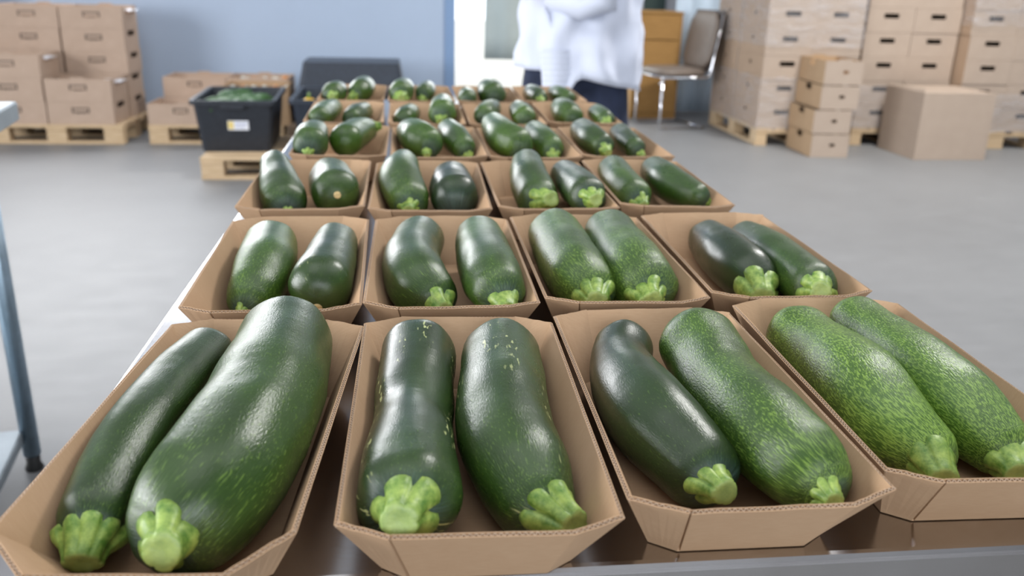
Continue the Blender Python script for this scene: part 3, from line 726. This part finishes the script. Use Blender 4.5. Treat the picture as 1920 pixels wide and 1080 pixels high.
# second pallet, open cartons
make_pallet(1.0, .8, PINE, (-1.955, 6.955, 0), 0, 'pine pallet with open cartons behind the black crate')
g2 = 'cartons on the pallet behind the black crate'
W2 = .482; h2 = (W2/2, .105, .05, .02)
carton(W2+.06, .385, .155, (-1.95, 6.965, PZ), 0, CARTON, 'low front brown carton on the pallet behind the black crate', g2, h2, None, False, True, True)
for c in range(2):
    for k in range(2):
        if c == 1 or True:
            carton(W2, .385, .155, (-1.92+c*(W2+.008), 7.36, PZ+k*.156), 0, CARTON, '%s %s brown carton at the back of the pallet behind the black crate' % (['lower','upper open'][k], ['left','right'][c]), g2, h2, None, False, k == 1, True)
carton(W2, .385, .145, (-1.40, 6.966, PZ), 0, CARTON2, 'open brown carton of produce right behind the black crate, lower', g2, None, None, False)
carton(W2, .385, .145, (-1.40, 6.966, PZ+.146), 0, CARTON2, 'open brown carton of produce right behind the black crate, upper', g2, None, None, False)
rr_ = random.Random(5)
def blob(name, m, loc, r, sc, rot, n=10):
    q = MB(); vs = []
    for j in range(1, n):
        a = PI*j/n
        for k in range(12): vs.append((math.sin(a)*math.cos(2*PI*k/12)*r*sc[0]*(1+.06*math.cos(5*2*PI*k/12)), math.sin(a)*math.sin(2*PI*k/12)*r*sc[1], math.cos(a)*r*sc[2]*(1-.15*math.cos(a))))
    fs = [((j*12+k), (j+1)*12+k, (j+1)*12+(k+1)%12, j*12+(k+1)%12) for j in range(n-2) for k in range(12)]
    fs += [tuple(range(12)), tuple((n-2)*12+k for k in range(11,-1,-1))]
    q.add(vs, fs); return link(name, q.mesh(name, m, True), None, loc, rot)
for i in range(22):
    c = i % 3; m, wd, ct = ((PALE,'pale','squash'), (PALE,'whitish','squash'), (OSQ,'small orange','squash'))[c]
    bx = -1.37 if i % 2 else -1.40; by = 7.0 if i < 11 else 7.40; cx = -1.38 if i < 11 else -1.40
    o = blob('squash', m, (cx + .02 + (i % 11)*.041, by + (.06 if i % 2 else .22) + rr_.uniform(-.02,.02), PZ + (.245 if i < 11 else .270)), .030, (1,1,1.3), (rr_.uniform(0,3), rr_.uniform(0,3), 0))
    tag(o, '%s squash in the open carton behind the black crate' % wd, ct, 'squashes in the open cartons')

# ------------------------------------------------------------------ crates
def crate(loc, rz, w0, w1, d0, d1, h, m, label, group, lip=.03, base=0.0, ribs=True, flip=False):
    """open plastic tub: w0,d0 bottom size, w1,d1 rim size"""
    root = empty('plastic_crate', loc, rz); tag(root, label, 'crate', group); t = .006
    def ringpts(w, d, r=.03, n=4):
        out = []
        for (sx, sy, a0) in ((1,1,0),(-1,1,PI/2),(-1,-1,PI),(1,-1,3*PI/2)):
            for i in range(n+1):
                a = a0 + PI/2*i/n; out.append((sx*(w/2-r)+r*math.cos(a), sy*(d/2-r)+r*math.sin(a)))
        return out
    rings = [(w0,d0,0),(w1,d1,h-.035),(w1,d1,h-.03),(w1+lip*2,d1+lip*2,h-.028),(w1+lip*2,d1+lip*2,h),(w1,d1,h),(w1-2*t,d1-2*t,h-.01),(w0-2*t,d0-2*t,t)]
    P = [[(x,y,z) for x, y in ringpts(w,d)] for w,d,z in rings]; n = len(P[0]); q = MB()
    q.add([p for rg in P[:3] + P[5:] for p in rg], [(j*n+k, j*n+(k+1)%n, (j+1)*n+(k+1)%n, (j+1)*n+k) for j in (0,1,3,4) for k in range(n)] + [tuple(range(n-1,-1,-1)), tuple(5*n+k for k in range(n))])
    link('crate_body', q.mesh('crate_body', m), root)
    q = MB(); q.add([p for rg in P[2:6] for p in rg], [(j*n+k, j*n+(k+1)%n, (j+1)*n+(k+1)%n, (j+1)*n+k) for j in range(3) for k in range(n)])
    link('rim', q.mesh('rim', m), root)
    for sx in (-1, 1):
        q = MB(); q.box(-.07, sx*(d1/2+lip*.6)-.01, h-.055, .07, sx*(d1/2+lip*.6)+.01, h-.03)
        bevel(link('handle', q.mesh('handle', m), root), .004)
    if flip: root.rotation_euler = (PI, 0, rz)
    return root
make_pallet(1.2, .8, PINE, (-1.31, 5.70, 0), 0, 'pine pallet under the black crate of cucumbers left of the table')
GC = 'plastic crates beside the table'
c1 = crate((-1.125, 6.22, PZ), math.radians(2), .43, .49, .66, .74, .335, BLACKP, 'black plastic crate of green cucumbers with white sticker', GC, .022)
st_ = MB(); st_.box(-.055,0,-.03,.075,.0012,.03)
stk = link('sticker', st_.mesh('sticker', STICKER), c1); stk.location = (.015, -.3625, .175); stk.rotation_euler = (math.radians(6.8),0,math.radians(-2)); tag(stk, 'white sticker with a yellow square')
q = MB(); q.box(-.053,-.0008,-.024,-.018,.0002,.026); link('yellow_print', q.mesh('yellow_print', YELLOWP), stk)
q = MB(); q.box(-.010,-.0008,.004,.066,.0002,.018); q.box(-.010,-.0008,-.016,.050,.0002,-.006); link('grey_print', q.mesh('grey_print', GREYP), stk)
for i in range(34):
    r = random.Random(i+50); L = r.uniform(.2,.28); rad = r.uniform(.018,.026); q = MB(); a = r.uniform(-.5,.5) + (0 if i % 3 else .9)
    pts = [(-L/2+L*k/8, .02*math.sin(k/8*PI)*r.uniform(-1,1), 0) for k in range(9)]
    q.tube(pts, [rad*(.35 if k in (0,8) else .82 if k in (1,7) else 1) for k in range(9)], 10)
    lay = i // 12
    o = link('cucumber', q.mesh('cucumber', GREENB, True), None, (-1.125 + ((i % 3)-1)*.085 + r.uniform(-.015,.015), 5.98 + ((i//3) % 4)*.155 + r.uniform(-.02,.02), PZ + .235 + lay*.034 + r.uniform(0,.01)), (r.uniform(-.06,.06), r.uniform(-.08,.08), a))
    tag(o, 'green cucumber heaped in the black crate with the white sticker', 'cucumber', 'cucumbers in the black crate')
q = MB(); q.box(-.19,-.30,0,.19,.30,.12); o = link('cucumber_layer', q.mesh('cucumber_layer', GREENB), None, (-1.125, 6.22, PZ+.008), (0,0,math.radians(2))); tag(o, 'lower layer of green cucumbers filling the black crate', 'cucumbers', kind='stuff')
c2 = crate((-.49, 6.28, PZ), 0, .46, .52, .64, .72, .335, NAVYP, 'dark blue plastic crate with yellow squash right of the sticker crate', GC, .022)
for i, (x, z, m, w) in enumerate(((-.655,.42,YSQ,'bright yellow squash at the left of the dark blue crate'), (-.56,.395,OSQ,'orange squash beside the yellow squash in the dark blue crate'), (-.45,.39,OSQ,'orange squash in the middle of the dark blue crate'))):
    o = blob('squash', m, (x, 6.05+.03*i, z), .062, (.95,.95,1.1 if i == 0 else .8), (0,.2*i,0)); tag(o, w, 'squash', 'squashes in the dark blue crate')
    q = MB(); q.tube([(0,0,.055),(0,0,.075),(.006,0,.09)], [.012,.008,.007], 8); link('stem', q.mesh('stem', STEM, True), o)
q = MB(); q.box(-.2,-.29,0,.2,.29,.17); o = link('produce_layer', q.mesh('produce_layer', GREENB), None, (-.49, 6.28, PZ+.008)); tag(o, 'dark layer of produce filling the blue crate', 'produce', kind='stuff')
make_pallet(1.0, .8, PINED, (-.93, 6.96, 0), 0, 'old dark pallet under the stacked crates by the blue wall')
crate((-.43, 7.36, PZ), 0, .78, .86, .50, .58, .22, NAVYP, 'dark blue crate under the upturned crate by the blue wall', GC, .02)
crate((-.435, 7.36, PZ+.22+.245), 0, .74, .82, .46, .54, .243, NAVYP, 'upturned dark blue crate on top of the stack by the blue wall', GC, .03, flip=True)
zz = blob('zucchini', GREENB, (-.475, 7.055, .405), .035, (1,1.6,1), (0.3,0,0)); tag(zz, 'small zucchini with pale stem on the edge of the stacked dark blue crates', 'zucchini')
s = link('stem', stem_mesh(.026, 'q'), zz); s.location = (0,-.05,0.01); s.rotation_euler = (PI/2,0,0)

# ------------------------------------------------------------------ right-hand stacks
CW, CD, CH = .402, .585, .1935
slot = (.201, .128, .064, .019)
sslot = (CD/2-.005, .125, .022, .014)
lev = ['bottom','second','third','fourth','fifth','sixth','seventh']
SIDE_SHADE = card_mat('carton_shaded_side', (.36,.255,.175), (.42,.30,.21))  # darker carton colour: shade on the side faces painted in
def stack(px, py, cols, rows, name, first=0, m=CARTONP, rzs=0):
    g = 'cartons in the %s' % name
    for c in range(cols):
        for r_ in range(rows):
            if r_ and c: continue
            for k in range(7):
                r = random.Random('%s%d%d%d' % (name, c, r_, k))
                carton(CW, CD, CH, (px+c*(CW+.002)+r.uniform(-.003,.003), py+r_*(CD+.012)+r.uniform(-.004,.004), PZ+k*(CH+.0012)), 0, m,
                       '%s carton from the floor, %s %s column of the %s' % (lev[k], 'rear' if r_ else 'front', ['left','right'][c], name), g, slot, sslot, True, ms=SIDE_SHADE)
make_pallet(1.2, .8, PINE, (2.86+.8, 7.05, 0), PI/2, 'pine pallet under the film-wrapped stack right of the chair')
stack(2.857, 7.055, 2, 2, 'film-wrapped stack beside the chair')
make_pallet(1.2, .8, PINE, (3.715+.8, 7.10, 0), PI/2, 'pine pallet behind the small stack and the big plain box')
stack(3.712, 7.105, 2, 1, 'tall middle stack on the right')
make_pallet(1.2, .8, PINE, (4.545+.8, 6.96, 0), PI/2, 'pine pallet under the rightmost tall stack')
stack(4.540, 6.965, 2, 1, 'rightmost tall stack')
# stretch film round the first stack, two bands; patches on the others
def film(label, x0, y0, x1, y1, z0, z1):
    q = MB(); pts = [(x1,y0),(x0,y0),(x0,y1)]; vs = []; n = 36; nz = 16; L = []
    for s0 in range(2):
        for i in range(n + (1 if s0 else 0)):
            t = i/n; L.append((pts[s0][0]+(pts[s0+1][0]-pts[s0][0])*t, pts[s0][1]+(pts[s0+1][1]-pts[s0][1])*t, s0))
    for j in range(nz+1):
        for i, (x, y, s0) in enumerate(L):
            w = noise.noise(Vector((i*.35, j*.6, x0)))*.004 + .004
            nx = (-w if s0 else 0) - (w if i == n else 0); ny = (0 if s0 else -w)
            vs.append((x+nx, y+ny-.004, z0+(z1-z0)*j/nz + .02*noise.noise(Vector((i*.2, z0, 3)))))
    m_ = len(L); q.add(vs, [(j*m_+i, j*m_+i+1, (j+1)*m_+i+1, (j+1)*m_+i) for j in range(nz) for i in range(m_-1)])
    o = link('stretch_film', q.mesh('stretch_film', FILM, True)); tag(o, label, 'stretch film', 'stretch film on the right-hand stacks'); return o
film('clear crinkled stretch film wound round the upper part of the stack beside the chair', 2.845, 7.04, 3.672, 8.25, .80, 1.52)
film('clear stretch film round the lower part of the stack beside the chair', 2.845, 7.04, 3.672, 8.25, .13, .56)
film('clear stretch film round the lowest rows of the middle right stack', 3.70, 7.09, 4.522, 7.70, .14, .50)
film('clear stretch film round the foot of the rightmost stack', 4.537, 6.95, 5.36, 7.56, .14, .46)
film('clear stretch film at the top of the rightmost stack', 4.537, 6.95, 5.36, 7.56, 1.0, 1.5)

# small stack of four open cartons, slightly turned
for k in range(4):
    r = random.Random(k)
    carton(.30, .50, .178, (3.112+r.uniform(-.006,.006)+(.012*k if k > 1 else 0), 6.545, .001+k*.1855), math.radians(-2+r.uniform(-1,1)), CARTON2,
           '%s carton of the small free-standing stack of four on the floor' % ['lowest','second lowest','third','topmost open'][k], 'cartons in the small stack of four',
           (.165,.095,.022,.012), (.24,.150,.05,.022), False, k == 3, False, mf=CARTONP)  # paler front panels: the light on the fronts is put into their colour
# big plain box
bb = carton(.60, .55, .515, (3.925, 6.455, .001), math.radians(1), CARTONP, 'large plain closed cardboard box standing on the floor at right', None, None, None, True, name='big_cardboard_box')
q = MB(); q.hexa([(.002,0,.512),(.598,0,.512),(.598,.004,.512),(.002,.004,.512)], [(.03,-.012,.54),(.57,-.010,.545),(.57,-.006,.545),(.03,-.008,.54)])
q = MB(); q.hexa([(0,.003,.515),(.005,.003,.515),(.005,.547,.515),(0,.547,.515)], [(.01,.02,.545),(.015,.02,.545),(.015,.53,.535),(.01,.53,.535)]); link('lid_flap', q.mesh('lid_flap', CARTONP), bb)

# ------------------------------------------------------------------ cabinet
cb = empty('wooden_cabinet', (2.14, 8.50, 0)); tag(cb, 'small brown wooden cabinet with a white knob standing behind the chair', 'cabinet')
def part(name, m, root, *bx, bv=.003):
    q = MB(); q.box(*bx); o = link(name, q.mesh(name, m), root); bevel(o, bv, 1); return o
part('cabinet_side', OAK_LIT, cb, 0,0,0,.02,.48,.985); part('cabinet_side', OAK, cb, .44,0,0,.46,.48,.985)
part('cabinet_top', OAK, cb, -.005,-.01,.985,.465,.485,1.005); part('cabinet_back', OAK, cb, .02,.465,.0,.44,.48,.985)
part('plinth', OAK, cb, .02,.03,0,.44,.05,.06)
part('drawer_front', OAK, cb, .022,-.002,.75,.438,.018,.98); dr_ = part('door', OAK, cb, .022,-.002,.065,.438,.018,.742)
q = MB(); q.tube([(.06,-.002,.64),(.06,-.015,.64),(.06,-.022,.64),(.06,-.04,.64),(.06,-.046,.64)], [.008,.008,.018,.02,.008], 14); link('knob', q.mesh('knob', STICKER, True), dr_)

# ------------------------------------------------------------------ chair (faces left)
ch = empty('chair', (2.44, 8.10, 0), math.radians(13)); tag(ch, 'chair with brown vinyl seat and chrome tube frame beside the film-wrapped stack', 'chair')
def cushion(name, w, d, t, m, root, loc, rot=(0,0,0), curve=0.):
    q = MB(); n = 10; vs = []
    for s in (0, 1):
        for j in range(n+1):
            for i in range(n+1):
                u, v = i/n*2-1, j/n*2-1; e = (1-abs(u)**5)*(1-abs(v)**5)
                k = 1 - .10*(abs(u)**4)*(abs(v)**4)*2
                vs.append((u*w/2*k, v*d/2*k, (t/2*(.35+.65*e))*(1 if s else -1) + curve*(u*u)))
    m1 = (n+1)**2
    for j in range(n):
        for i in range(n):
            a = j*(n+1)+i; q.f.append((m1+a, m1+a+1, m1+a+n+2, m1+a+n+1)); q.m.append(0); q.f.append((a+n+1, a+n+2, a+1, a)); q.m.append(0)
    bd = [i for i in range(n)] + [n+j*(n+1) for j in range(n)] + [n*(n+1)+n-i for i in range(n)] + [(n-j)*(n+1) for j in range(n)]
    for k in range(len(bd)):
        a, b2 = bd[k], bd[(k+1) % len(bd)]; q.f.append((a, b2, m1+b2, m1+a)); q.m.append(0)
    q.v = vs; o = link(name, q.mesh(name, m, True), root, loc, rot); return o
cushion('seat', .50, .52, .085, SEATM, ch, (-.02, 0, .50))
cushion('backrest', .52, .48, .045, SEATM, ch, (.245, 0, .775), (0, math.radians(-80), 0), curve=0)
q = MB(); q.box(.0,-.235,-.27,.012,.235,.27); bevel(link('back_shell', q.mesh('back_shell', SEATD), ch, (.268, 0, .775), (0, math.radians(10), 0)), .005)
for sy in (-1, 1):
    q = MB(); y = sy*.24
    q.tube([(-.245,y,.47),(-.25,y,.03),(-.235,y,.014),(-.20,y,.012),(.22,y,.012)], .011, 10)
    link('leg', q.mesh('leg', CHROME, True), ch)
    q = MB(); q.tube([(-.245,y,.462),(.19,y,.462),(.225,y,.475),(.235,y,.52),(.25,y,.62),(.31,y,1.0)], .011, 10); link('back_frame', q.mesh('back_frame', CHROME, True), ch)
q = MB(); q.tube([(-.245,-.24,.465),(-.245,.24,.465)], .010, 10); link('cross_tube', q.mesh('cross_tube', CHROME, True), ch)
q = MB(); q.tube([(.2,-.24,.012),(.2,.24,.012)], .010, 10); link('cross_tube', q.mesh('cross_tube', CHROME, True), ch)
q = MB(); q.tube([(-.262,-.25,.415),(-.272,-.25,.415),(-.28,-.25,.415)], [.016,.018,.008], 12); link('end_cap', q.mesh('end_cap', CHROME, True), ch)

# ------------------------------------------------------------------ grey steel trolley at the left
a9 = math.radians(9.5)
tr_ = empty('steel_trolley', (-.931, 2.262, 0), a9); tag(tr_, 'grey galvanised steel work trolley cut off by the left border', 'trolley')
TH_ = .945
part('trolley_top', GALVTOP, tr_, -1.0,-1.25,TH_-.045,0,0,TH_, bv=.004)
part('lower_shelf', GALVTOP, tr_, -.92,-1.17,.085,-.085,-.09,.12, bv=.004)
for x, y in ((-.075,-.085),(-.925,-.085),(-.075,-1.165),(-.925,-1.165)):
    q = MB(); q.tube([(x,y,.045),(x,y,TH_-.045)], .0215, 20); lg = link('leg', q.mesh('leg', GALV, True), tr_)
    q = MB(); q.tube([(x,y,0),(x,y,.006),(x,y,.02),(x,y,.05)], [.021,.023,.017,.0185], 16); link('foot', q.mesh('foot', RUBBER, True), lg)

# ------------------------------------------------------------------ person
pr = empty('person', (.745, 3.9, 0)); tag(pr, 'person in a loose white coat and navy trousers walking behind the table', 'person')
def skinbody(name, m, root, joints, edges, sub=2, rootv=0):
    me = D.meshes.new(name); me.from_pydata([j[0] for j in joints], edges, []); me.update()
    o = link(name, me, root); me.materials.append(m)
    bm = bmesh.new(); bm.from_mesh(me); lay = bm.verts.layers.skin.verify(); bm.verts.ensure_lookup_table()
    for i, j in enumerate(joints):
        bm.verts[i][lay].radius = j[1] if isinstance(j[1], tuple) else (j[1], j[1]); bm.verts[i][lay].use_root = (i == rootv)
    bm.to_mesh(me); bm.free()
    s = o.modifiers.new('skin', 'SKIN'); s.use_smooth_shade = True; s.use_x_symmetry = False
    u = o.modifiers.new('sub', 'SUBSURF'); u.levels = sub; u.render_levels = sub
    return o
# facing -x (left): body, head and bent arms (hands held in front, above the frame)
J = [((0,0,.98),(.10,.12)),((0,0,1.15),(.11,.14)),((-.01,0,1.32),(.12,.16)),((-.01,0,1.43),(.07,.09)),((-.02,0,1.50),(.052,.052)),((-.03,0,1.56),(.06,.06)),((-.04,0,1.64),(.088,.078)),((-.035,0,1.72),(.075,.068)),
     ((0,-.19,1.42),(.055,.055)),((.03,-.23,1.16),(.042,.042)),((-.20,-.15,1.22),(.030,.030)),((-.27,-.12,1.24),(.035,.018)),
     ((0,.19,1.42),(.055,.055)),((.03,.23,1.16),(.042,.042)),((-.20,.15,1.22),(.030,.030)),((-.27,.12,1.24),(.035,.018)),
     ((-.08,.05,.88),(.07,.07)),((-.17,.09,.50),(.055,.055)),((-.22,.09,.09),(.038,.038)),((-.34,.09,.045),(.035,.03)),
     ((.08,-.04,.86),(.07,.07)),((.14,-.06,.50),(.055,.055)),((.20,-.09,.10),(.038,.038)),((.09,-.09,.045),(.035,.03))]
E_ = [(0,1),(1,2),(2,3),(3,4),(4,5),(5,6),(6,7),(3,8),(8,9),(9,10),(10,11),(3,12),(12,13),(13,14),(14,15),(0,16),(16,17),(17,18),(18,19),(0,20),(20,21),(21,22),(22,23)]
skinbody('body', SKIN, pr, J, E_)
for sy in (-1, 1):
    for k in range(5):
        yy = sy*.12; b0 = Vector((-.26, yy, 1.24))
        if k < 4:
            p = [b0 + Vector((0,(k-1.5)*.018,0)), b0 + Vector((-.055,(k-1.5)*.020,.004)), b0 + Vector((-.085-.006*(1 if k in (1,2) else 0),(k-1.5)*.021,-.012)), b0 + Vector((-.098,(k-1.5)*.021,-.035))]
        else: p = [b0 + Vector((.01,-sy*.025,0)), b0 + Vector((-.02,-sy*.05,.0)), b0 + Vector((-.045,-sy*.058,-.006))]
        q = MB(); q.tube(p, [.0095,.009,.008,.0055][:len(p)], 8); link('finger' if k < 4 else 'thumb', q.mesh('finger', SKIN, True), pr)
# face and hair
for sy in (-1, 1):
    o = blob('eye', STICKER, (-.116, sy*.03, 1.665), .011, (1,1,1), (0,0,0)); o.parent = pr
    o = blob('ear', SKIN, (-.035, sy*.082, 1.655), .028, (.7,.35,1.1), (0,0,0)); o.parent = pr
o = blob('nose', SKIN, (-.132, 0, 1.64), .018, (1,.8,1.5), (0,.3,0)); o.parent = pr
o = blob('mouth', PRINT, (-.118, 0, 1.603), .014, (.4,1.5,.35), (0,0,0)); o.parent = pr
o = blob('hair', HAIR, (-.02, 0, 1.695), .1, (1.0,.9,.98), (0,.25,0), 14); o.parent = pr
# trousers
T_ = [((0,0,.96),(.15,.15)),((-.14,.05,.86),(.115,.125)),((-.17,.09,.50),(.085,.085)),((-.22,.09,.13),(.075,.075)),((.105,-.04,.84),(.125,.12)),((.14,-.06,.52),(.10,.095)),((.20,-.08,.13),(.075,.075))]
skinbody('trousers', NAVY, pr, T_, [(0,1),(1,2),(2,3),(0,4),(4,5),(5,6)])
for x, y in ((-.27,.09),(.15,-.09)):
    q = MB(); q.tube([(x+.09,y,.05),(x+.05,y,.055),(x-.04,y,.05),(x-.12,y,.035),(x-.15,y,.028)], [.035,.047,.046,.036,.018], 12); link('shoe', q.mesh('shoe', SHOE, True), pr)
# coat: rings of cloth with an uneven hem
def hem(x, front):   # x relative to the person, camera side
    if x < -.17: return .895
    if x < -.09: return .80 if front else .86
    if x < -.04: return .80 + (x+.09)/.05*.07
    return max(.81, .87 - (x+.04)*.2)
q = MB(); n = 72; lv_ = 22; vs = []
for j in range(lv_+1):
    v = j/lv_
    for k in range(n):
        th = 2*PI*k/n; cx, cy = math.cos(th), math.sin(th)
        prof = [(0,.272,.20),(.25,.268,.19),(.5,.262,.175),(.75,.262,.18),(.92,.20,.20),(1,.07,.09)]
        for a in range(len(prof)-1):
            if prof[a][0] <= v <= prof[a+1][0]:
                f = (v-prof[a][0])/(prof[a+1][0]-prof[a][0]); wx = prof[a][1]+(prof[a+1][1]-prof[a][1])*f; wy = prof[a][2]+(prof[a+1][2]-prof[a][2])*f
        x = cx*wx; y = cy*wy
        fold = .010*math.sin(th*9 + 2*math.sin(v*7))*(1-v) + .012*noise.noise(Vector((cx*3, cy*3, v*7)))
        x += cx*fold*1.5; y += cy*fold*2
        h0 = hem(x, cy < 0); z = h0 + (1.47-h0)*v
        vs.append((x, y, z))
q.add(vs, [(j*n+k, j*n+(k+1)%n, (j+1)*n+(k+1)%n, (j+1)*n+k) for j in range(lv_) for k in range(n)])
solid(link('coat', q.mesh('coat', COAT, True), pr), .004)
for sy in (-1, 1):
    q = MB(); q.tube([(0,sy*.17,1.43),(.02,sy*.21,1.30),(.03,sy*.235,1.17),(-.04,sy*.215,1.165),(-.17,sy*.165,1.21)], [.085,.078,.07,.065,.058], 18); link('sleeve', q.mesh('sleeve', COAT, True), pr)
# loose hanging front panel of the coat
q = MB(); nx_, nz_ = 16, 30; vs = []
for j in range(nz_+1):
    for i in range(nx_+1):
        u, v = i/nx_, j/nz_
        vs.append((-.20+.015*(1-v) + u*(.105+.03*v) , -.165 - .035*(1-v) - .0025*math.sin(v*60) - .02*math.sin(u*PI), .765 + v*.22))
q.add(vs, [(j*(nx_+1)+i, j*(nx_+1)+i+1, (j+1)*(nx_+1)+i+1, (j+1)*(nx_+1)+i) for j in range(nz_) for i in range(nx_)])
solid(link('coat_flap', q.mesh('coat_flap', COAT, True), pr), .003)

# person's coat etc. stay children; finished
bpy.context.view_layer.update()
